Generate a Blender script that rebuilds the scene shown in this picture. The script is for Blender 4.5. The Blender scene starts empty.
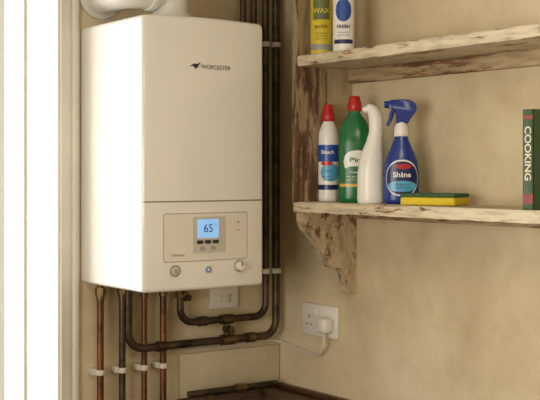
import bpy, bmesh, math
from mathutils import Vector, Matrix
R = math.radians
scene = bpy.context.scene
scene.view_settings.view_transform = 'Standard'

# ------------------------------------------------------------ materials
def lin(c):
    out = []
    for v in c[:3]:
        v /= 255.0
        out.append(v/12.92 if v <= 0.04045 else ((v+0.055)/1.055)**2.4)
    return (*out, 1)

def mat(name, col, rough=0.5, metal=0.0, var=0.06, scale=12, bump=0.0, bscale=60, col2=None,
        emit=None, coat=0.0, lo=0.35, hi=0.65, stretch=(1,1,1), trans=0.0):
    m = bpy.data.materials.new(name); m.use_nodes = True
    nt = m.node_tree; N = nt.nodes; L = nt.links
    b = N['Principled BSDF']
    b.inputs['Roughness'].default_value = rough
    b.inputs['Metallic'].default_value = metal
    b.inputs['Coat Weight'].default_value = coat
    b.inputs['Transmission Weight'].default_value = trans
    tc = N.new('ShaderNodeTexCoord'); mp = N.new('ShaderNodeMapping')
    mp.inputs['Scale'].default_value = stretch
    L.new(tc.outputs['Object'], mp.inputs['Vector'])
    nz = N.new('ShaderNodeTexNoise'); nz.inputs['Scale'].default_value = scale
    nz.inputs['Detail'].default_value = 8; nz.inputs['Roughness'].default_value = 0.62
    L.new(mp.outputs['Vector'], nz.inputs['Vector'])
    cr = N.new('ShaderNodeValToRGB')
    c = lin(col)
    if col2 is None:
        d = tuple(x*(1-var) for x in c[:3])+(1,)
    else:
        d = lin(col2)
    cr.color_ramp.elements[0].color = d; cr.color_ramp.elements[1].color = c
    cr.color_ramp.elements[0].position = lo; cr.color_ramp.elements[1].position = hi
    L.new(nz.outputs['Fac'], cr.inputs['Fac'])
    L.new(cr.outputs['Color'], b.inputs['Base Color'])
    if bump:
        n2 = N.new('ShaderNodeTexNoise'); n2.inputs['Scale'].default_value = bscale
        n2.inputs['Detail'].default_value = 6
        L.new(mp.outputs['Vector'], n2.inputs['Vector'])
        bp = N.new('ShaderNodeBump'); bp.inputs['Strength'].default_value = bump
        bp.inputs['Distance'].default_value = 0.01
        L.new(n2.outputs['Fac'], bp.inputs['Height'])
        L.new(bp.outputs['Normal'], b.inputs['Normal'])
    if emit:
        b.inputs['Emission Color'].default_value = lin(emit[0])
        b.inputs['Emission Strength'].default_value = emit[1]
    return m

def wall_mat(name, base, dark, light):
    m = bpy.data.materials.new(name); m.use_nodes = True
    nt = m.node_tree; N = nt.nodes; L = nt.links
    b = N['Principled BSDF']; b.inputs['Roughness'].default_value = 0.75
    tc = N.new('ShaderNodeTexCoord')
    n1 = N.new('ShaderNodeTexNoise'); n1.inputs['Scale'].default_value = 2.0; n1.inputs['Detail'].default_value = 6
    n1.inputs['Roughness'].default_value = 0.55; n1.inputs['Distortion'].default_value = 0.4
    n2 = N.new('ShaderNodeTexNoise'); n2.inputs['Scale'].default_value = 12; n2.inputs['Detail'].default_value = 10
    n2.inputs['Roughness'].default_value = 0.7
    for n in (n1, n2): L.new(tc.outputs['Object'], n.inputs['Vector'])
    r1 = N.new('ShaderNodeValToRGB')
    r1.color_ramp.elements[0].color = lin(dark); r1.color_ramp.elements[0].position = 0.3
    r1.color_ramp.elements[1].color = lin(light); r1.color_ramp.elements[1].position = 0.72
    e = r1.color_ramp.elements.new(0.48); e.color = lin(base)
    L.new(n1.outputs['Fac'], r1.inputs['Fac'])
    r2 = N.new('ShaderNodeValToRGB')
    r2.color_ramp.elements[0].color = (0.82,0.78,0.70,1); r2.color_ramp.elements[0].position = 0.33
    r2.color_ramp.elements[1].color = (1,1,1,1); r2.color_ramp.elements[1].position = 0.54
    L.new(n2.outputs['Fac'], r2.inputs['Fac'])
    mx = N.new('ShaderNodeMix'); mx.data_type = 'RGBA'; mx.blend_type = 'MULTIPLY'
    mx.inputs[0].default_value = 0.5
    L.new(r1.outputs['Color'], mx.inputs[6]); L.new(r2.outputs['Color'], mx.inputs[7])
    L.new(mx.outputs[2], b.inputs['Base Color'])
    n3 = N.new('ShaderNodeTexNoise'); n3.inputs['Scale'].default_value = 7; n3.inputs['Detail'].default_value = 12
    L.new(tc.outputs['Object'], n3.inputs['Vector'])
    bp = N.new('ShaderNodeBump'); bp.inputs['Strength'].default_value = 0.28; bp.inputs['Distance'].default_value = 0.02
    L.new(n3.outputs['Fac'], bp.inputs['Height']); L.new(bp.outputs['Normal'], b.inputs['Normal'])
    return m

def peel_mat(name, paint, wood1, wood2, amount=0.5, stretch=(6,1,6), scale=5, paint2=None):
    """flaking paint over old timber"""
    m = bpy.data.materials.new(name); m.use_nodes = True
    nt = m.node_tree; N = nt.nodes; L = nt.links
    b = N['Principled BSDF']; b.inputs['Roughness'].default_value = 0.7
    tc = N.new('ShaderNodeTexCoord'); mp = N.new('ShaderNodeMapping'); mp.inputs['Scale'].default_value = stretch
    L.new(tc.outputs['Object'], mp.inputs['Vector'])
    nw = N.new('ShaderNodeTexNoise'); nw.inputs['Scale'].default_value = 9; nw.inputs['Detail'].default_value = 10
    L.new(mp.outputs['Vector'], nw.inputs['Vector'])
    rw = N.new('ShaderNodeValToRGB')
    rw.color_ramp.elements[0].color = lin(wood2); rw.color_ramp.elements[0].position = 0.35
    rw.color_ramp.elements[1].color = lin(wood1); rw.color_ramp.elements[1].position = 0.62
    L.new(nw.outputs['Fac'], rw.inputs['Fac'])
    nm = N.new('ShaderNodeTexNoise'); nm.inputs['Scale'].default_value = scale; nm.inputs['Detail'].default_value = 12
    nm.inputs['Roughness'].default_value = 0.72
    L.new(mp.outputs['Vector'], nm.inputs['Vector'])
    rm = N.new('ShaderNodeValToRGB')
    p = 0.36 + 0.28*amount
    rm.color_ramp.elements[0].color = (0,0,0,1); rm.color_ramp.elements[0].position = p-0.035
    rm.color_ramp.elements[1].color = (1,1,1,1); rm.color_ramp.elements[1].position = p+0.02
    L.new(nm.outputs['Fac'], rm.inputs['Fac'])
    rp = N.new('ShaderNodeValToRGB')   # grime in the paint itself
    rp.color_ramp.elements[0].color = lin(paint2 or tuple(int(v*.84) for v in paint)); rp.color_ramp.elements[0].position = 0.33
    rp.color_ramp.elements[1].color = lin(paint); rp.color_ramp.elements[1].position = 0.55
    L.new(nw.outputs['Fac'], rp.inputs['Fac'])
    mx = N.new('ShaderNodeMix'); mx.data_type = 'RGBA'
    L.new(rm.outputs['Color'], mx.inputs[0]); L.new(rw.outputs['Color'], mx.inputs[6]); L.new(rp.outputs['Color'], mx.inputs[7])
    L.new(mx.outputs[2], b.inputs['Base Color'])
    bp = N.new('ShaderNodeBump'); bp.inputs['Strength'].default_value = 0.5; bp.inputs['Distance'].default_value = 0.004
    L.new(nm.outputs['Fac'], bp.inputs['Height']); L.new(bp.outputs['Normal'], b.inputs['Normal'])
    return m

def glass_mat(name):
    m = bpy.data.materials.new(name); m.use_nodes = True
    nt = m.node_tree; N = nt.nodes; L = nt.links
    for n in list(N): N.remove(n)
    o = N.new('ShaderNodeOutputMaterial'); t = N.new('ShaderNodeBsdfTransparent'); g = N.new('ShaderNodeBsdfGlossy')
    g.inputs['Roughness'].default_value = 0.02
    mx = N.new('ShaderNodeMixShader'); mx.inputs[0].default_value = 0.06
    L.new(t.outputs[0], mx.inputs[1]); L.new(g.outputs[0], mx.inputs[2]); L.new(mx.outputs[0], o.inputs[0])
    return m

M = {}
M['wall'] = wall_mat('plaster', (211,194,158), (190,171,134), (220,205,172))
M['ceil'] = mat('ceiling_paint', (222,215,200), 0.9)
M['floor'] = mat('floor_lino', (120,95,70), 0.5, col2=(90,70,50), scale=4)
M['trimw'] = mat('trim_gloss_paint', (224,219,205), 0.35, var=0.12, scale=5, bump=0.05)
M['reveal'] = mat('reveal_paint', (204,201,191), 0.5, var=0.10, scale=4)
M['upvc'] = mat('window_white', (240,242,240), 0.3)
M['glass'] = glass_mat('pane_glass')
M['boiler'] = mat('boiler_enamel', (237,234,225), 0.15, var=0.03, scale=3, coat=0.4)
M['boiler2'] = mat('boiler_plastic', (228,223,208), 0.3, var=0.03)
M['seam'] = mat('boiler_seam', (164,154,134), 0.6)
M['steel'] = mat('grey_plastic', (165,160,150), 0.4)
M['darkp'] = mat('dark_plastic', (48,46,44), 0.4)
M['lcd'] = mat('lcd_blue', (150,195,235), 0.2, emit=((120,175,232),0.60))
M['lcdbez'] = mat('lcd_bezel', (202,197,184), 0.3)
M['ink'] = mat('ink_dark', (40,45,60), 0.5)
M['bluelit'] = mat('blue_ring', (110,150,185), 0.3)
M['flue'] = mat('flue_white', (222,219,210), 0.35)
M['copper'] = mat('copper_old', (142,94,66), 0.42, metal=0.8, col2=(84,58,42), scale=14, bump=0.15)
M['bronze'] = mat('tarnished_pipe', (98,82,62), 0.45, metal=0.6, col2=(50,44,37), scale=16, bump=0.15)
M['brass'] = mat('brass_fitting', (146,122,80), 0.38, metal=0.85, col2=(86,74,54))
M['clip'] = mat('clip_white', (216,209,194), 0.5)
M['socket'] = mat('socket_white', (232,228,216), 0.3)
M['cable'] = mat('cable_white', (218,210,190), 0.5)
M['shelf'] = peel_mat('shelf_paint', (216,202,170), (150,98,64), (104,62,42), 0.24, (6,1.2,9), 6)
M['shelfd'] = peel_mat('upright_wood', (168,146,112), (116,82,54), (80,54,38), 0.47, (8,8,1.2), 4)
M['bracket'] = peel_mat('bracket_wood', (194,174,138), (128,92,62), (88,60,42), 0.28, (5,5,3), 6)
M['battn'] = peel_mat('batten_wood', (186,162,122), (136,98,64), (102,70,48), 0.42, (7,1.0,9), 4)
M['backpl'] = peel_mat('painted_board', (186,166,128), (150,120,86), (120,90,60), 0.12, (3,3,1), 3)
M['board'] = mat('backboard_paint', (208,194,162), 0.6, var=0.18, scale=6)
M['worktop'] = mat('worktop_brown', (100,68,48), 0.4, col2=(58,40,28), scale=6, stretch=(1,6,1))
M['cab'] = mat('cabinet_paint', (200,190,165), 0.5)
def pm(n, c, r=0.3, **k):
    M[n] = mat(n, c, r, var=0.05, **k)
pm('pl_white', (236,234,226), .28); pm('pl_red', (190,40,40)); pm('pl_green', (24,112,62), .2); pm('pl_blue', (24,54,138), .2)
pm('lab_blue', (40,80,160)); pm('lab_white', (238,236,228)); pm('lab_green', (34,110,60)); pm('lab_cyan', (90,170,210))
pm('lab_navy', (24,36,92)); pm('lab_red', (190,40,45)); pm('lab_yellow', (214,190,52)); pm('lab_black', (36,38,34)); pm('lab_olive', (100,108,60)); pm('lab_grey', (150,150,140))
pm('sponge', (222,196,50), .9, bump=0.6); pm('scour', (58,96,60), .95, bump=0.8)
pm('bk_green', (58,84,50), .5); pm('bk_tan', (132,118,72), .5); pm('bk_red', (136,52,38), .5); pm('bk_cream', (225,214,185), .6)
pm('lab_gold', (216,176,60))

# ------------------------------------------------------------ mesh helpers
def link(o, parent=None):
    scene.collection.objects.link(o)
    if parent: o.parent = parent
    return o

def empty(name, loc=(0,0,0), rz=0):
    e = bpy.data.objects.new(name, None); e.location = loc; e.rotation_euler = (0,0,rz)
    e.empty_display_size = 0.05
    return link(e)

def mk(name, verts, faces, mats, parent=None, smooth=False, fm=None):
    me = bpy.data.meshes.new(name); me.from_pydata([tuple(v) for v in verts], [], faces)
    if not isinstance(mats, (list, tuple)): mats = [mats]
    for m in mats: me.materials.append(m)
    if fm:
        for p, i in zip(me.polygons, fm): p.material_index = i
    bm = bmesh.new(); bm.from_mesh(me); bmesh.ops.recalc_face_normals(bm, faces=bm.faces); bm.to_mesh(me); bm.free()
    if smooth:
        for p in me.polygons: p.use_smooth = True
        try: me.set_sharp_from_angle(angle=R(40))
        except Exception: pass
    o = bpy.data.objects.new(name, me)
    return link(o, parent)

def boxes(name, lst, m, parent=None, bev=0.0, seg=2):
    """lst of (x0,x1,y0,y1,z0,z1) joined in one mesh"""
    me = bpy.data.meshes.new(name); bm = bmesh.new()
    for (x0,x1,y0,y1,z0,z1) in lst:
        vs = [bm.verts.new(p) for p in [(x0,y0,z0),(x1,y0,z0),(x1,y1,z0),(x0,y1,z0),(x0,y0,z1),(x1,y0,z1),(x1,y1,z1),(x0,y1,z1)]]
        for f in [(0,3,2,1),(4,5,6,7),(0,1,5,4),(1,2,6,5),(2,3,7,6),(3,0,4,7)]:
            bm.faces.new([vs[i] for i in f])
    if bev: bmesh.ops.bevel(bm, geom=bm.edges[:], offset=bev, segments=seg, profile=0.5, affect='EDGES')
    bm.to_mesh(me); bm.free(); me.materials.append(m)
    o = bpy.data.objects.new(name, me)
    if bev:
        for p in me.polygons: p.use_smooth = True
        try: me.set_sharp_from_angle(angle=R(50))
        except Exception: pass
    return link(o, parent)

def rough_board(name, x0,x1,y0,y1,z0,z1, m, parent=None, axis='y', amp=0.0022, seed=0):
    """plank with chipped, wavering edges"""
    n = 60
    vs=[]; fs=[]
    def h(i,k): 
        return (math.sin(i*1.7+k*2.1+seed)*0.5+math.sin(i*0.61+k*5.3+seed*2)*0.8+math.sin(i*3.9+k+seed)*0.4)*amp
    for i in range(n+1):
        t=i/n
        if axis=='y':
            y=y0+(y1-y0)*t
            ring=[(x0+abs(h(i,1)),y,z0+abs(h(i,2))*.7),(x1,y,z0),(x1,y,z1),(x0+abs(h(i,3))+.003,y,z1),(x0+abs(h(i,4)),y,z1-.004)]
        else:
            z=z0+(z1-z0)*t
            ring=[(x0+abs(h(i,1)),y0+abs(h(i,2))*.6,z),(x1,y0,z),(x1,y1,z),(x0+abs(h(i,3)),y1,z),(x0+abs(h(i,4))*.5,(y0+y1)/2,z)]
        vs+=ring
    k=5
    for i in range(n):
        for j in range(k):
            a=i*k+j; b=i*k+(j+1)%k
            fs.append((a,b,b+k,a+k))
    fs.append(tuple(range(k))); fs.append(tuple(n*k+j for j in range(k)))
    return mk(name,vs,fs,m,parent)

def fillet(pts, r, seg=8):
    P=[Vector(p) for p in pts]; out=[P[0]]
    for i in range(1,len(P)-1):
        a=(P[i-1]-P[i]); b=(P[i+1]-P[i]); la,lb=a.length,b.length; a.normalize(); b.normalize()
        ang=a.angle(b)
        if ang>math.pi-0.02: out.append(P[i]); continue
        d=min(r/math.tan(ang/2), la*0.49, lb*0.49); rr=d*math.tan(ang/2)
        bis=(a+b).normalized(); c=P[i]+bis*(rr/math.sin(ang/2))
        s=P[i]+a*d-c; e=P[i]+b*d-c
        tot=s.angle(e); ax=s.cross(e).normalized()
        for k in range(seg+1):
            out.append(c+Matrix.Rotation(tot*k/seg,3,ax)@s)
    out.append(P[-1]); return out

def tube(name, pts, r, m, parent=None, bend=0.0, n=14, cap=True):
    P = fillet(pts,bend) if bend else [Vector(p) for p in pts]
    Q=[P[0]]
    for p in P[1:]:
        if (p-Q[-1]).length>1e-5: Q.append(p)
    P=Q
    vs=[]; fs=[]
    T=[]
    for i in range(len(P)):
        if i==0: t=P[1]-P[0]
        elif i==len(P)-1: t=P[-1]-P[-2]
        else: t=(P[i+1]-P[i]).normalized()+(P[i]-P[i-1]).normalized()
        T.append(t.normalized())
    up=Vector((0,0,1)) if abs(T[0].z)<0.9 else Vector((1,0,0))
    u=T[0].cross(up).normalized()
    for i,p in enumerate(P):
        if i: 
            u=(T[i-1].rotation_difference(T[i])@u); u=(u-T[i]*u.dot(T[i])).normalized()
        w=T[i].cross(u)
        rr=r[i] if isinstance(r,(list,tuple)) else r
        for k in range(n):
            a=2*math.pi*k/n; vs.append(p+(u*math.cos(a)+w*math.sin(a))*rr)
    for i in range(len(P)-1):
        for k in range(n):
            a=i*n+k; b=i*n+(k+1)%n; fs.append((a,b,b+n,a+n))
    if cap: fs.append(tuple(range(n))); fs.append(tuple((len(P)-1)*n+k for k in range(n)))
    return mk(name,vs,fs,m,parent,smooth=True)

def interp(sec,z):
    if z<=sec[0][0]: return sec[0][1:]
    for a,b in zip(sec,sec[1:]):
        if z<=b[0]:
            t=(z-a[0])/max(1e-9,b[0]-a[0]); return tuple(a[i]+(b[i]-a[i])*t for i in range(1,5))
    return sec[-1][1:]

def spt(s,th,e,off=0.0):
    c,n=math.cos(th),math.sin(th)
    return ((s[0]+off)*math.copysign(abs(c)**(2/e),c)+s[2],(s[1]+off)*math.copysign(abs(n)**(2/e),n)+s[3])

def loft(name, sec, m, parent=None, e=2.0, n=40):
    """sec: (z, rx, ry, dx, dy)"""
    vs=[];fs=[]
    for s in sec:
        for k in range(n):
            x,y=spt(s[1:],2*math.pi*k/n,e); vs.append((x,y,s[0]))
    for i in range(len(sec)-1):
        for k in range(n):
            a=i*n+k;b=i*n+(k+1)%n;fs.append((a,b,b+n,a+n))
    fs.append(tuple(range(n)));fs.append(tuple((len(sec)-1)*n+k for k in range(n)))
    return mk(name,vs,fs,m,parent,smooth=True)

def S(*rows):
    return [tuple(r)+(0,)*(5-len(r)) for r in rows]

def label(name, sec, th0, th1, z0, z1, m, parent, e=2.0, off=0.0008, oval=False, nc=24, nr=12):
    vs=[];fs=[]
    zc=(z0+z1)/2;h=(z1-z0)/2
    for i in range(nc+1):
        u=-1+2*i/nc; th=R(th0+(th1-th0)*i/nc)
        hh=h*(math.sqrt(max(0.0,1-u*u)) if oval else 1.0); hh=max(hh,1e-4)
        for j in range(nr+1):
            z=zc-hh+2*hh*j/nr; x,y=spt(interp(sec,z),th,e,off); vs.append((x,y,z))
    for i in range(nc):
        for j in range(nr):
            a=i*(nr+1)+j; fs.append((a,a+1,a+nr+2,a+nr+1))
    return mk(name,vs,fs,m,parent,smooth=True)

def textm(name, body, size, fn, m, parent, ax='CENTER', bold=0.0):
    cu=bpy.data.curves.new('tmp','FONT'); cu.body=body; cu.size=size; cu.align_x=ax; cu.align_y='CENTER'; cu.offset=bold
    ob=bpy.data.objects.new('tmp',cu); scene.collection.objects.link(ob)
    dg=bpy.context.evaluated_depsgraph_get(); dg.update()
    me=ob.evaluated_get(dg).to_mesh()
    vs=[fn(v.co.x,v.co.y) for v in me.vertices]; fs=[tuple(p.vertices) for p in me.polygons]
    ob.evaluated_get(dg).to_mesh_clear()
    bpy.data.objects.remove(ob); 
    return mk(name,vs,fs,m,parent)

def wraptext(name, body, size, sec, thc, zc, m, parent, e=2.0, off=0.0016, bold=0.0):
    s=interp(sec,zc); r=s[0]
    return textm(name, body, size, lambda x,y:(*spt(interp(sec,zc+y),R(thc)+x/r,e,off),zc+y), m, parent, bold=bold)

def cyl(name, c, r, h, m, parent=None, axis='z', n=28, bev=0.0):
    c=Vector(c); d={'x':Vector((1,0,0)),'y':Vector((0,1,0)),'z':Vector((0,0,1))}[axis]
    if bev: return tube(name,[c-d*h/2,c-d*(h/2-bev*.3),c-d*(h/2-bev),c+d*(h/2-bev),c+d*(h/2-bev*.3),c+d*h/2],[r-bev,r-bev*.3,r,r,r-bev*.3,r-bev],m,parent,n=n)
    return tube(name,[c-d*h/2,c+d*h/2],r,m,parent,n=n)

# ------------------------------------------------------------ room shell
XL,YF,ZC=-3.2,-4.2,2.55
WX0,WX1,WZ0,WZ1=-2.0,-0.80,0.45,2.32
boxes('wall_back',[(XL,WX0,0,.3,0,ZC),(WX1,.15,0,.3,0,ZC),(WX0,WX1,0,.3,0,WZ0),(WX0,WX1,0,.3,WZ1,ZC)],M['wall'])
boxes('wall_right',[(0,.15,YF,0,0,ZC)],M['wall'])
boxes('wall_left',[(XL-.15,XL,YF,-3.2,0,ZC),(XL-.15,XL,-1.4,.3,0,ZC),(XL-.15,XL,-3.2,-1.4,0,.95),(XL-.15,XL,-3.2,-1.4,2.15,ZC)],M['wall'])
boxes('wall_front',[(XL-.15,.15,YF-.15,YF,0,ZC)],M['wall'])
boxes('floor',[(XL-.15,.15,YF-.15,.3,-.1,0)],M['floor'])
boxes('ceiling',[(XL-.15,.15,YF-.15,.3,ZC,ZC+.1)],M['ceil'])

# window beside boiler: painted reveal lining, frame, panes
w=empty('window_1',(0,0,0))
boxes('reveal_lining',[(WX1-.006,WX1-.0005,0.0,.299,WZ0,WZ1)],M['reveal'],w)
boxes('sill',[(WX0,WX1-.006,-.03,.22,WZ0-.025,WZ0)],M['trimw'],w,bev=.004)
f0,f1=.215,.255
boxes('frame',[(WX1-.014,WX1-.006,f0,f1,WZ0,WZ1),(WX0,WX0+.05,f0,f1,WZ0,WZ1),(WX0,WX1-.006,f0+.001,f1-.001,WZ0,WZ0+.05),(WX0,WX1-.006,f0+.001,f1-.001,WZ1-.05,WZ1)],M['upvc'],w)
boxes('mullion',[(-.925,-.873,f0+.004,f1-.004,WZ0+.04,WZ1-.04),(-1.45,-1.40,f0+.004,f1-.004,WZ0+.04,WZ1-.04)],M['upvc'],w)
boxes('glass_pane',[(WX0+.03,WX1-.010,.233,.237,WZ0+.03,WZ1-.03)],M['glass'],w)

def arch_profile(x0,x1):  # stepped architrave section
    return [(x1,0),(x1,-.010),(x1-.006,-.016),(x1-.016,-.017),(x1-.022,-.011),(x1-.028,-.011),(x1-.032,-.016),(x1-.052,-.019),(x0+.010,-.021),(x0+.006,-.014),(x0+.002,-.014),(x0,-.008),(x0,0)]
def prism(name,prof,z0,z1,m,parent=None):
    n=len(prof); vs=[(x,y,z0) for x,y in prof]+[(x,y,z1) for x,y in prof]
    fs=[(i,(i+1)%n,n+(i+1)%n,n+i) for i in range(n)]+[tuple(range(n)),tuple(range(n,2*n))]
    return mk(name,vs,fs,m,parent)
prism('trim_1',arch_profile(-.806,-.733),.40,2.40,M['trimw'])
boxes('trim_2',[(-2.08,-.737,-.018,0,2.33,2.40)],M['trimw'],bev=.003)
boxes('trim_3',[(-2.08,-2.0,-.018,0,.40,2.33)],M['trimw'],bev=.003)

w2=empty('fill_window')  # out-of-view window added on the left wall to go with the fill light
boxes('frame',[(XL-.1,XL-.04,-3.2,-3.14,.95,2.15),(XL-.1,XL-.04,-1.46,-1.4,.95,2.15),(XL-.1,XL-.04,-3.14,-1.46,.95,1.01),(XL-.1,XL-.04,-3.14,-1.46,2.09,2.15),(XL-.1,XL-.04,-2.33,-2.27,1.01,2.09)],M['upvc'],w2)
boxes('glass_pane',[(XL-.075,XL-.07,-3.15,-1.45,1.0,2.1)],M['glass'],w2)

# ------------------------------------------------------------ boiler
BX0,BX1=-.7245,-.3235; BC=(BX0+BX1)/2; BZ0,BZ1=1.285,2.044; SE=1.533
def fy(x): return -.378-.013*(1-((x-BC)/.2015)**2)
def plan(inset):
    P=[]; r=.012-inset*.5; x0=BX0+inset; x1=BX1-inset
    P.append((x0,-.002)); P.append((x0,-.20))
    y=fy(x0)
    for k in range(7):
        a=k/6*math.pi/2; P.append((x0+r-r*math.cos(a), y+r-r*math.sin(a)+inset))
    for k in range(1,24):
        x=x0+r+(x1-x0-2*r)*k/24; P.append((x,fy(x)+inset-.0))
    for k in range(7):
        a=math.pi/2-k/6*math.pi/2; P.append((x1-r+r*math.cos(a), y+r-r*math.sin(a)+inset))
    P.append((x1,-.20)); P.append((x1,-.002))
    return P
bo=empty('combi_boiler',(BC,-.2,BZ0))
lv=[(BZ0,.010,0),(BZ0+.002,.005,0),(BZ0+.006,.0015,0),(BZ0+.012,0,0),(SE-.0020,0,0),(SE-.0016,0,1),(SE+.0016,0,1),(SE+.0020,0,0),(BZ1-.014,0,0),(BZ1-.007,.0018,0),(BZ1-.002,.006,0),(BZ1,.012,0)]
vs=[];fs=[];fm=[]
for z,ins,g in lv:
    for (x,y) in plan(ins):
        if g and y<-.36: y+=.004
        zz=z
        if z>2.0: zz=z+.004*(1-((x-BC)/.2015)**2)*(1 if y<-.3 else 0)
        vs.append((x,y,zz))
n=len(plan(0))
for i in range(len(lv)-1):
    for k in range(n):
        a=i*n+k;b=i*n+(k+1)%n;fs.append((a,b,b+n,a+n)); fm.append(1 if (lv[i][2] or lv[i+1][2]) and 5<k<n-5 else 0)
fs.append(tuple(range(n)));fs.append(tuple((len(lv)-1)*n+k for k in range(n)));fm+=[0,0]
mk('casing',vs,fs,[M['boiler'],M['seam']],bo,smooth=True,fm=fm)

def plate(name,x0,x1,z0,z1,r,proud,m,parent=bo,back=.003,nc=28):
    x0+=.0045; x1+=.0045
    cols=[]
    for k in range(7): cols.append(x0+r-r*math.cos(k/6*math.pi/2))
    for k in range(1,nc): cols.append(x0+r+(x1-x0-2*r)*k/nc)
    for k in range(7): cols.append(x1-r+r*math.sin(k/6*math.pi/2))
    vs=[];fs=[]
    for x in cols:
        d=min(x-x0,x1-x,r); e=r-math.sqrt(max(0,r*r-(r-d)**2)); 
        zb=z0+e; zt=z1-e
        if zt-zb<1e-5: zt=zb+1e-5
        vs+= [(x,fy(x)-proud,zb),(x,fy(x)-proud,zt),(x,fy(x)+back,zt),(x,fy(x)+back,zb)]
    for i in range(len(cols)-1):
        for k in range(4):
            a=i*4+k;b=i*4+(k+1)%4;fs.append((a,b,b+4,a+4))
    fs.append((0,1,2,3));L_=(len(cols)-1)*4;fs.append((L_,L_+1,L_+2,L_+3))
    return mk(name,vs,fs,m,parent)
plate('panel_gap',-.6685,-.3905,1.3655,1.5005,.008,.0006,M['seam'])
plate('control_panel',-.6662,-.3928,1.3678,1.4982,.007,.0014,M['boiler2'])
plate('display_surround',-.578,-.470,1.388,1.490,.005,.0024,M['lcdbez'])
plate('lcd_screen',-.564,-.494,1.430,1.482,.003,.0034,M['lcd'])
def bf(dx,dz,p):
    dx+=.0045
    return lambda x,y:(x+dx,fy(x+dx)-p,y+dz)
textm('lcd_digits','65',.032,bf(-.529,1.456,.0042),M['lab_navy'],bo,bold=.0)
textm('lcd_unit','°c',.010,bf(-.505,1.466,.0042),M['lab_navy'],bo)
for i,x in enumerate((-.556,-.530,-.504)):
    plate('key_%d'%i,x-.010,x+.010,1.414,1.424,.003,.0044,M['darkp'])
for i,x in enumerate((-.548,-.512)):
    plate('softkey_%d'%i,x-.008,x+.008,1.396,1.406,.003,.004,M['steel'])
textm('panel_legend','Greenstar',.010,bf(-.645,1.385,.0022),M['ink'],bo,ax='LEFT')
textm('brand_text','WORCESTER',.0172,bf(-.552,1.908,.0012),M['ink'],bo,ax='LEFT',bold=.0)
bd=[(-.5865,.907),(-.5675,.917),(-.5605,.915),(-.5475,.922),(-.5575,.906),(-.5655,.901),(-.5715,.909)]
mk('badge',[(x,fy(x)-.0012,z+1.0) for x,z in bd],[tuple(range(len(bd)))],M['ink'],bo)
def knob(name,x,z,r,m,h=.010,ring=None):
    x+=.0045; y=fy(x)
    if ring: cyl(name+'_ring',(x,y-.001,z),r*1.35,.004,ring,bo,'y')
    cyl(name,(x,y-h/2,z),r,h,m,bo,'y',bev=.002)
knob('dial',-.422,1.346,.013,M['boiler2'],.018,M['steel'])
boxes('dial_pointer',[(-.419,-.416,fy(-.4175)-.0195,fy(-.4175)-.017,1.348,1.358)],M['darkp'],bo)
knob('pressure_gauge',-.633,1.342,.012,M['lcdbez'],.005,M['seam'])
knob('gauge_face',-.633,1.342,.006,M['steel'],.0062)
knob('reset_button',-.529,1.341,.009,M['bluelit'],.006,M['boiler2'])
knob('reset_centre',-.529,1.341,.004,M['lab_white'],.0075)
knob('indicator',-.425,1.472,.004,M['steel'],.003)
knob('indicator_lamp',-.425,1.449,.003,M['steel'],.003)
for o in list(bo.children): o.location=(-BC,.2,-BZ0)

# flue (collar, horizontal run to the left, elbow back through the wall)
fl=empty('boiler_flue')
cyl('collar',(-.525,-.19,2.062),.060,.032,M['flue'],fl,bev=.004)
cyl('flange',(-.525,-.19,2.0515),.073,.010,M['flue'],fl,bev=.002)
tube('elbow',[(-.525,-.19,2.055),(-.525,-.19,2.140),(-.663,-.19,2.140),(-.663,-.001,2.140)],.052,M['flue'],fl,bend=.068,n=28)
cyl('joint_band',(-.593,-.19,2.140),.057,.024,M['flue'],fl,'x',bev=.003)
cyl('wall_plate',(-.663,-.007,2.140),.068,.012,M['flue'],fl,'y',bev=.002)

# ------------------------------------------------------------ pipes
def clip(par,x,z,y=-.05,r=.011):
    boxes('clip_base',[(x-.016,x+.016,y+r-.002,-0.001,z-.009,z+.009)],M['clip'],par,bev=.002)
    cyl('clip_ring',(x,y,z),r+.004,.016,M['clip'],par,bev=.002)
def nut(par,x,y,z,r=.018,h=.022,axis='z'):
    cyl('nut',(x,y,z),r,h,M['brass'],par,axis,n=6)
    cyl('olive',(x,y,z-.016) if axis=='z' else (x-.016,y,z),r*.78,.02,M['brass'],par,axis,n=18)
YP=-.050; PT=BZ0-.0005
# linked pipework: tails under the boiler, flow + return with valve, bridge and corner risers
pa=empty('heating_pipework')
for x,mm,r in ((-.685,'copper',.0105),(-.612,'bronze',.0105),(-.537,'copper',.009),(-.471,'copper',.0105)):
    tube('tail',[(x,YP,PT),(x,YP,.901)],r,M[mm],pa)
    nut(pa,x,YP,1.260,r+.006)
    clip(pa,x,1.020,YP,r)
tube('flow_run',[(-.410,YP,PT),(-.410,YP,1.145),(-.086,YP,1.145),(-.086,YP,ZC-.001)],.0115,M['bronze'],pa,bend=.045)
cyl('valve_body',(-.410,YP,1.243),.018,.034,M['brass'],pa,n=8); cyl('valve_spindle',(-.410,YP-.024,1.243),.008,.03,M['brass'],pa,'y',n=12)
nut(pa,-.410,YP,1.270,.019,.016)
cyl('valve_wheel',(-.385,YP,1.222),.010,.02,M['bronze'],pa,'x',n=10)
clip(pa,-.086,1.29,YP); clip(pa,-.086,2.03,YP)
tube('return_run',[(-.594,YP-.004,PT),(-.594,YP-.004,1.080),(-.048,YP-.004,1.080),(-.048,YP-.004,ZC-.001)],.0125,M['bronze'],pa,bend=.05)
clip(pa,-.048,1.29,YP-.004,.0125); clip(pa,-.048,2.03,YP-.004,.0125)
tube('bridge',[(-.238,YP,1.145),(-.238,YP,1.080)],.0105,M['bronze'],pa)
cyl('tee_top',(-.238,YP,1.145),.0165,.044,M['brass'],pa,'x',n=16); cyl('tee_bottom',(-.238,YP-.004,1.080),.0175,.048,M['brass'],pa,'x',n=16)
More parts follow.
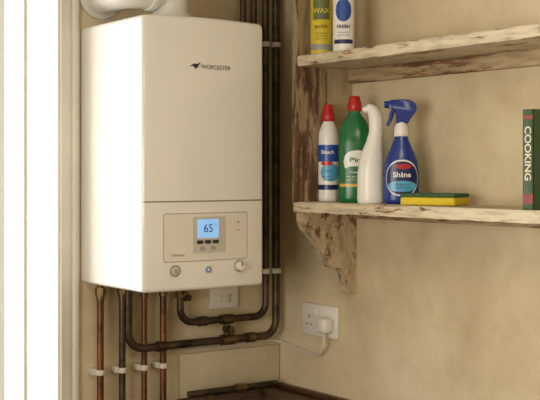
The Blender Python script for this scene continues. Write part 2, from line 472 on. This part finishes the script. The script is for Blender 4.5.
cyl('bypass_valve',(-.238,YP-.012,1.113),.013,.04,M['brass'],pa,'y',n=8)
cyl('coupling',(-.330,YP,1.145),.0155,.03,M['bronze'],pa,'x',n=16); cyl('coupling_2',(-.480,YP-.004,1.080),.0165,.03,M['bronze'],pa,'x',n=16)
cyl('coupling_3',(-.150,YP-.004,1.080),.0165,.03,M['brass'],pa,'x',n=16)
for x in (-.175,-.133):
    zz=1.60 if x<-.15 else 1.50
    tube('riser',[(x,YP,ZC-.001),(x,YP,zz),(BX1+.0005,YP,zz)],.0105,M['bronze'],pa,bend=.04)
    clip(pa,x,2.03,YP,.0105)
tube('low_run',[(-.395,-.075,.925),(-.06,-.075,.925)],.011,M['bronze'],pa,bend=0)
nut(pa,-.2,-.075,.925,.0165,.03,'x')
boxes('feet',[(-.33,-.31,-.085,-.065,.900,.916),(-.12,-.10,-.085,-.065,.900,.916)],M['brass'],pa)

boxes('backboard_panel',[(-.388,-.004,-.012,-.0005,.902,1.040)],M['board'],bev=.002)

# ------------------------------------------------------------ sockets, cable
so=empty('fused_spur_switch')
boxes('plate',[(-.275,-.168,-.012,-.0005,1.174,1.262)],M['socket'],so,bev=.003)
boxes('fuse_holder',[(-.256,-.230,-.0135,-.010,1.196,1.216)],M['boiler2'],so,bev=.001)
boxes('rocker',[(-.216,-.198,-.016,-.010,1.194,1.220)],M['lcdbez'],so,bev=.002)
ds=empty('double_socket')
boxes('plate',[(-.014,-.0005,-.330,-.150,1.094,1.194)],M['socket'],ds,bev=.003)
boxes('switches',[(-.019,-.012,-.232,-.218,1.160,1.180),(-.019,-.012,-.262,-.248,1.160,1.180)],M['socket'],ds,bev=.0015)
boxes('pin_holes',[(-.0148,-.013,-.192,-.188,1.148,1.158),(-.0148,-.013,-.206,-.198,1.126,1.130),(-.0148,-.013,-.182,-.174,1.126,1.130)],M['darkp'],ds)
pg=empty('mains_plug')
boxes('body',[(-.052,-.0145,-.318,-.270,1.112,1.160)],M['socket'],pg,bev=.010,seg=4)
tube('flex',[(-.035,-.294,1.118),(-.035,-.294,1.072),(-.030,-.262,1.040),(-.012,-.200,1.032),(-.008,-.09,1.044),(-.008,-.008,1.053),(-.10,-.006,1.056),(-.20,-.006,1.050),(-.40,-.006,1.052),(-.43,-.006,1.062),(-.44,-.010,1.10),(-.44,-.02,PT)],.0042,M['cable'],pg,bend=.022,n=8)

# ------------------------------------------------------------ shelving (wall unit) on right wall
sh=empty('wall_shelf_unit')
SX=-.213; LT=1.526; LB=1.495; UT=1.958; UB=1.926; YS=-.372; YE=-1.75
rough_board('lower_shelf',SX,-.0005,YE,YS,LB,LT,M['shelf'],sh,seed=1)
rough_board('upper_shelf',SX,-.0005,YE,YS,UB,UT,M['shelf'],sh,seed=4)
rough_board('upright_front',SX-.002,SX+.108,-.394,-.368,LT-.002,ZC-.05,M['shelfd'],sh,axis='z',seed=2)
boxes('upright_back',[(SX+.108,-.0005,-.390,-.372,LT-.002,ZC-.05)],M['backpl'],sh)
boxes('upper_batten',[(-.022,-.0005,YE,-.394,UB-.042,UB)],M['battn'],sh,bev=.002)
boxes('lower_batten',[(-.020,-.0005,YE,-.42,LB-.022,LB)],M['battn'],sh,bev=.002)
def spl(P,n=6):
    out=[]
    for i in range(len(P)-1):
        p0=P[max(i-1,0)];p1=P[i];p2=P[i+1];p3=P[min(i+2,len(P)-1)]
        for k in range(n):
            t=k/n
            out.append(tuple(.5*((2*p1[j])+(-p0[j]+p2[j])*t+(2*p0[j]-5*p1[j]+4*p2[j]-p3[j])*t*t+(-p0[j]+3*p1[j]-3*p2[j]+p3[j])*t**3) for j in range(2)))
    out.append(P[-1]); return out
def bracket(nm,yc):
    c=spl([(-.205,1.468),(-.190,1.440),(-.168,1.420),(-.140,1.385),(-.118,1.345),(-.092,1.326),(-.062,1.322),(-.046,1.298),(-.040,1.262),(-.030,1.243)])
    prof=[(-.0005,1.243),(-.0005,LB),(-.205,LB)]+c
    nn=len(prof); t=.016
    vs=[(x,yc-t,z) for x,z in prof]+[(x,yc+t,z) for x,z in prof]
    fs=[(i,(i+1)%nn,nn+(i+1)%nn,nn+i) for i in range(nn)]+[tuple(range(nn)),tuple(range(nn,2*nn))]
    mk(nm,vs,fs,M['bracket'],sh)
bracket('bracket_1',-.394); bracket('bracket_2',-1.60)

# ------------------------------------------------------------ products on shelf
BZ=LT+.0005
def bottle(name,x,y,z,rz): return empty(name,(x,y,z),R(rz))
def small_print(s,b,z0,rows,m,e=2.0,th=270,off=.0018,size=.0065,txt='Kills germs dead 24h'):
    for i in range(rows):
        wraptext('small_print',txt[i*3%5:][:13],size,s,th,z0-i*size*1.25,m,b,e=e,off=off)
# 1 white cleaner bottle with red cap
b=bottle('bleach_bottle',-.125,-.430,BZ,-42)
s=S((0,.026,.024),(.003,.029,.027),(.010,.030,.028),(.185,.030,.028),(.205,.0285,.027),(.222,.023,.022),(.236,.017,.017),(.244,.015,.015))
loft('body',s,M['pl_white'],b)
loft('cap',S((.238,.0185,.0185),(.240,.020,.020),(.262,.019,.019),(.266,.016,.016),(.284,.014,.014),(.288,.011,.011)),M['pl_red'],b)
label('label',s,195,345,.035,.178,M['lab_white'],b)
label('label_band',s,195,345,.118,.168,M['lab_blue'],b,off=.0012)
label('label_patch',s,225,345,.060,.112,M['lab_cyan'],b,off=.0015,oval=True)
label('label_foot',s,195,345,.035,.050,M['lab_navy'],b,off=.0012)
label('label_flash',s,230,300,.106,.120,M['lab_red'],b,off=.0018,oval=True)
wraptext('label_text','Bleach',.015,s,268,.146,M['lab_white'],b,bold=.0003)
wraptext('label_text_2','thick',.012,s,272,.090,M['lab_navy'],b,off=.0022)
small_print(s,b,.074,2,M['lab_navy'],off=.0022)
# 2 green bottle
b=bottle('disinfectant_bottle',-.115,-.540,BZ,-42)
s=S((0,.042,.029),(.004,.046,.033),(.012,.0475,.034),(.150,.0475,.034),(.185,.0465,.033),(.215,.042,.029),(.238,.032,.024),(.252,.021,.018),(.262,.0165,.0165),(.270,.0165,.0165))
loft('body',s,M['pl_green'],b,e=2.5)
loft('cap',S((.264,.0195,.0195),(.266,.021,.021),(.286,.0205,.0205),(.290,.018,.018),(.304,.0165,.0165),(.308,.013,.013)),M['pl_red'],b)
label('label',s,215,325,.045,.175,M['lab_green'],b,e=2.5)
label('label_patch',s,236,322,.085,.150,M['lab_white'],b,e=2.5,off=.0013,oval=True)
label('label_leaf',s,245,300,.088,.104,M['lab_green'],b,e=2.5,off=.0018,oval=True)
wraptext('label_text','Pine',.019,s,278,.122,M['lab_green'],b,e=2.5,off=.002,bold=.0005)
label('label_stripe',s,215,325,.045,.054,M['lab_gold'],b,e=2.5,off=.0013)
small_print(s,b,.074,2,M['lab_white'],e=2.5)
# 3 white angled-neck bottle
b=bottle('toilet_cleaner_bottle',-.160,-.664,BZ,-42)
s=S((0,.033,.024),(.004,.036,.027),(.012,.0375,.028),(.080,.037,.028),(.120,.034,.027,.002),(.150,.028,.024,.006),(.175,.0225,.021,.011),(.200,.0195,.020,.015),(.222,.020,.020,.016),(.240,.021,.021,.015),(.256,.020,.019,.011),(.266,.017,.016,.006),(.274,.012,.011,.001),(.278,.005,.005,-.002))
loft('body',s,M['pl_white'],b)
tube('spout',[(.010,0,.256),(-.006,0,.266),(-.020,0,.259)],[.015,.012,.009],M['pl_white'],b)
label('label',s,222,318,.025,.105,M['lab_white'],b,off=.0008)
# 4 blue trigger spray
b=bottle('spray_bottle',-.115,-.742,BZ,-38)
s=S((0,.043,.025),(.004,.047,.029),(.012,.049,.030),(.085,.049,.030),(.115,.045,.029),(.138,.037,.026),(.158,.028,.022),(.175,.021,.019),(.188,.0175,.0175),(.196,.0165,.0165))
loft('body',s,M['pl_blue'],b,e=2.3)
loft('collar',S((.186,.0195,.0195),(.188,.0205,.0205),(.208,.0195,.0195),(.220,.015,.015),(.226,.014,.014)),M['pl_white'],b)
prof=spl([(.018,.222),(.026,.236),(.038,.252),(.042,.266),(.032,.282),(.010,.288),(-.018,.287),(-.034,.284),(-.036,.266),(-.022,.260),(-.016,.250),(-.014,.236),(-.015,.222)],4)
nn=len(prof); vs=[];fs=[]
for yy,sc in ((-.014,.92),(-.012,.98),(-.007,1),(.007,1),(.012,.98),(.014,.92)):
    for x,z in prof: vs.append((.005+(x-.005)*sc,yy,.254+(z-.254)*sc))
for i in range(5):
    for k in range(nn):
        a=i*nn+k;c=i*nn+(k+1)%nn;fs.append((a,c,c+nn,a+nn))
fs.append(tuple(range(nn)));fs.append(tuple(5*nn+k for k in range(nn)))
mk('trigger_head',vs,fs,M['pl_blue'],b,smooth=True)
cyl('nozzle',(-.040,0,.274),.0095,.014,M['pl_blue'],b,'x',bev=.001)
tube('trigger',[(-.018,0,.262),(-.026,0,.250),(-.030,0,.234),(-.038,0,.216)],[.006,.006,.0055,.004],M['pl_blue'],b,n=12)
label('label',s,212,330,.022,.122,M['lab_white'],b,e=2.3,oval=True)
label('label_core',s,215,326,.026,.117,M['lab_navy'],b,e=2.3,off=.0013,oval=True)
label('label_flash',s,224,318,.034,.064,M['lab_cyan'],b,e=2.3,off=.0018,oval=True)
label('label_red_oval',s,250,300,.096,.110,M['lab_red'],b,e=2.3,off=.0018,oval=True)  # red oval printed on the label
wraptext('label_text','Shine',.020,s,270,.080,M['lab_white'],b,e=2.3,off=.0026,bold=.0005)
small_print(s,b,.054,2,M['lab_navy'],e=2.3,off=.0026)
# 5 sponge
b=bottle('scouring_sponge',-.130,-.890,BZ,-70)
boxes('foam',[(-.080,.080,-.045,.045,0,.022)],M['sponge'],b,bev=.006,seg=3)
boxes('scourer',[(-.080,.080,-.045,.045,.0225,.032)],M['scour'],b,bev=.003)
# book: spine faces the room, green boards
e=empty('cookery_book',(-.195,-1.258,BZ)); wdt=.032; h=.236; d=.175
boxes('cover',[(0,.003,-wdt,0,0,h),(0,d,-wdt,-wdt+.0025,0,h),(0,d,-.0025,0,0,h)],M['bk_green'],e,bev=.0008)
boxes('pages',[(.003,d-.004,-wdt+.0025,-.0025,.003,h-.003)],M['bk_cream'],e)
boxes('spine_band',[(-.0006,.001,-wdt+.0005,-.0005,h*.90,h*.94),(-.0006,.001,-wdt+.0005,-.0005,h*.06,h*.16)],M['bk_red'],e)
textm('spine_title','COOKING',.027,lambda a,c:(-.0012,-wdt/2-c,h*.56-a),M['bk_cream'],e,bold=.0006)
boxes('cover_picture',[(.03,d-.02,-wdt-.0006,-wdt+.001,.03,h*.62)],M['bk_tan'],e)
boxes('cover_title_band',[(.03,d-.02,-wdt-.0006,-wdt+.001,h*.72,h*.88)],M['bk_cream'],e)
# upper shelf
UZ=UT+.0005
b=empty('polish_tin',(-.168,-.452,UZ),R(-40))
s=S((0,.030,.030),(.002,.033,.033),(.190,.033,.033),(.194,.030,.030),(.200,.024,.024),(.210,.022,.022))
loft('body',s,M['lab_yellow'],b)
loft('cap',S((.205,.024,.024),(.207,.026,.026),(.245,.025,.025),(.250,.021,.021)),M['lab_black'],b)
label('label',s,225,315,.100,.175,M['lab_olive'],b); label('label_band',s,200,340,.012,.028,M['lab_grey'],b,off=.0013)
wraptext('label_text','WAX',.020,s,270,.125,M['lab_yellow'],b,bold=.0005)
wraptext('label_text_2','polish',.016,s,270,.080,M['lab_black'],b)
small_print(s,b,.060,3,M['lab_olive'])
b=empty('aerosol_can',(-.160,-.545,UZ),R(-40))
s=S((0,.029,.029),(.002,.031,.031),(.180,.031,.031),(.190,.026,.026),(.198,.016,.016))
loft('body',s,M['lab_white'],b)
loft('cap',S((.192,.024,.024),(.194,.026,.026),(.235,.024,.024),(.240,.019,.019)),M['pl_white'],b)
label('label',s,215,325,.022,.034,M['lab_navy'],b); label('label_top',s,225,315,.085,.150,M['lab_blue'],b,oval=True)
wraptext('label_text','FRESH',.014,s,270,.070,M['lab_navy'],b,bold=.0003)
small_print(s,b,.054,2,M['lab_blue'])

# ------------------------------------------------------------ worktop and cabinets
wt=empty('kitchen_worktop')
boxes('top_back',[(-.715,-.001,-.60,-.001,.862,.8995)],M['worktop'],wt,bev=.003)
boxes('top_right',[(-.60,-.001,-2.0,-.598,.862,.8995)],M['worktop'],wt,bev=.003)
boxes('upstand',[(-.020,-.001,-2.0,-.016,.8995,.915)],M['worktop'],wt,bev=.002)
cb=empty('base_cabinet')
boxes('carcass',[(-.70,-.002,-.56,-.002,.0,.861),(-.56,-.002,-1.98,-.56,.0,.861)],M['cab'],cb)
boxes('doors',[(-.69,-.59,-.58,-.561,.12,.84)]+[(-.58,-.561,-1.05-i*.46,-.62-i*.46,.12,.84) for i in range(2)],M['cab'],cb,bev=.003)

# ------------------------------------------------------------ lights
def area(name,loc,rot,sx,sy,power,col):
    l=bpy.data.lights.new(name,'AREA'); l.shape='RECTANGLE'; l.size=sx; l.size_y=sy; l.energy=power; l.color=col
    o=bpy.data.objects.new(name,l); o.location=loc; o.rotation_euler=rot; return link(o)
area('daylight_back_window',(-1.5,.75,1.60),(R(-90),0,0),1.6,1.9,60,(1.0,.995,.98))
area('left_fill_light',(XL-.3,-2.3,1.6),(0,R(-90),0),1.2,1.7,66,(1.0,.95,.87))  # added fill from the unseen left side, brightens the boiler front
area('warm_fill_light',(-1.5,-2.7,2.45),(0,0,0),.5,.5,15,(1.0,.86,.68))  # warm fill added overhead out of view, no fixture modelled
wd=bpy.data.worlds.new('sky'); scene.world=wd; wd.use_nodes=True
bg=wd.node_tree.nodes['Background']; bg.inputs[0].default_value=(.95,.98,1,1); bg.inputs[1].default_value=1.5

# ------------------------------------------------------------ camera
cd=bpy.data.cameras.new('camera'); cam=bpy.data.objects.new('camera',cd); link(cam)
cd.sensor_width=36; cd.lens=36*1156/540; cd.shift_y=-30/540
cam.location=(-2.254,-3.136,1.62); cam.rotation_euler=(R(90),0,R(-35.3))
scene.camera=cam
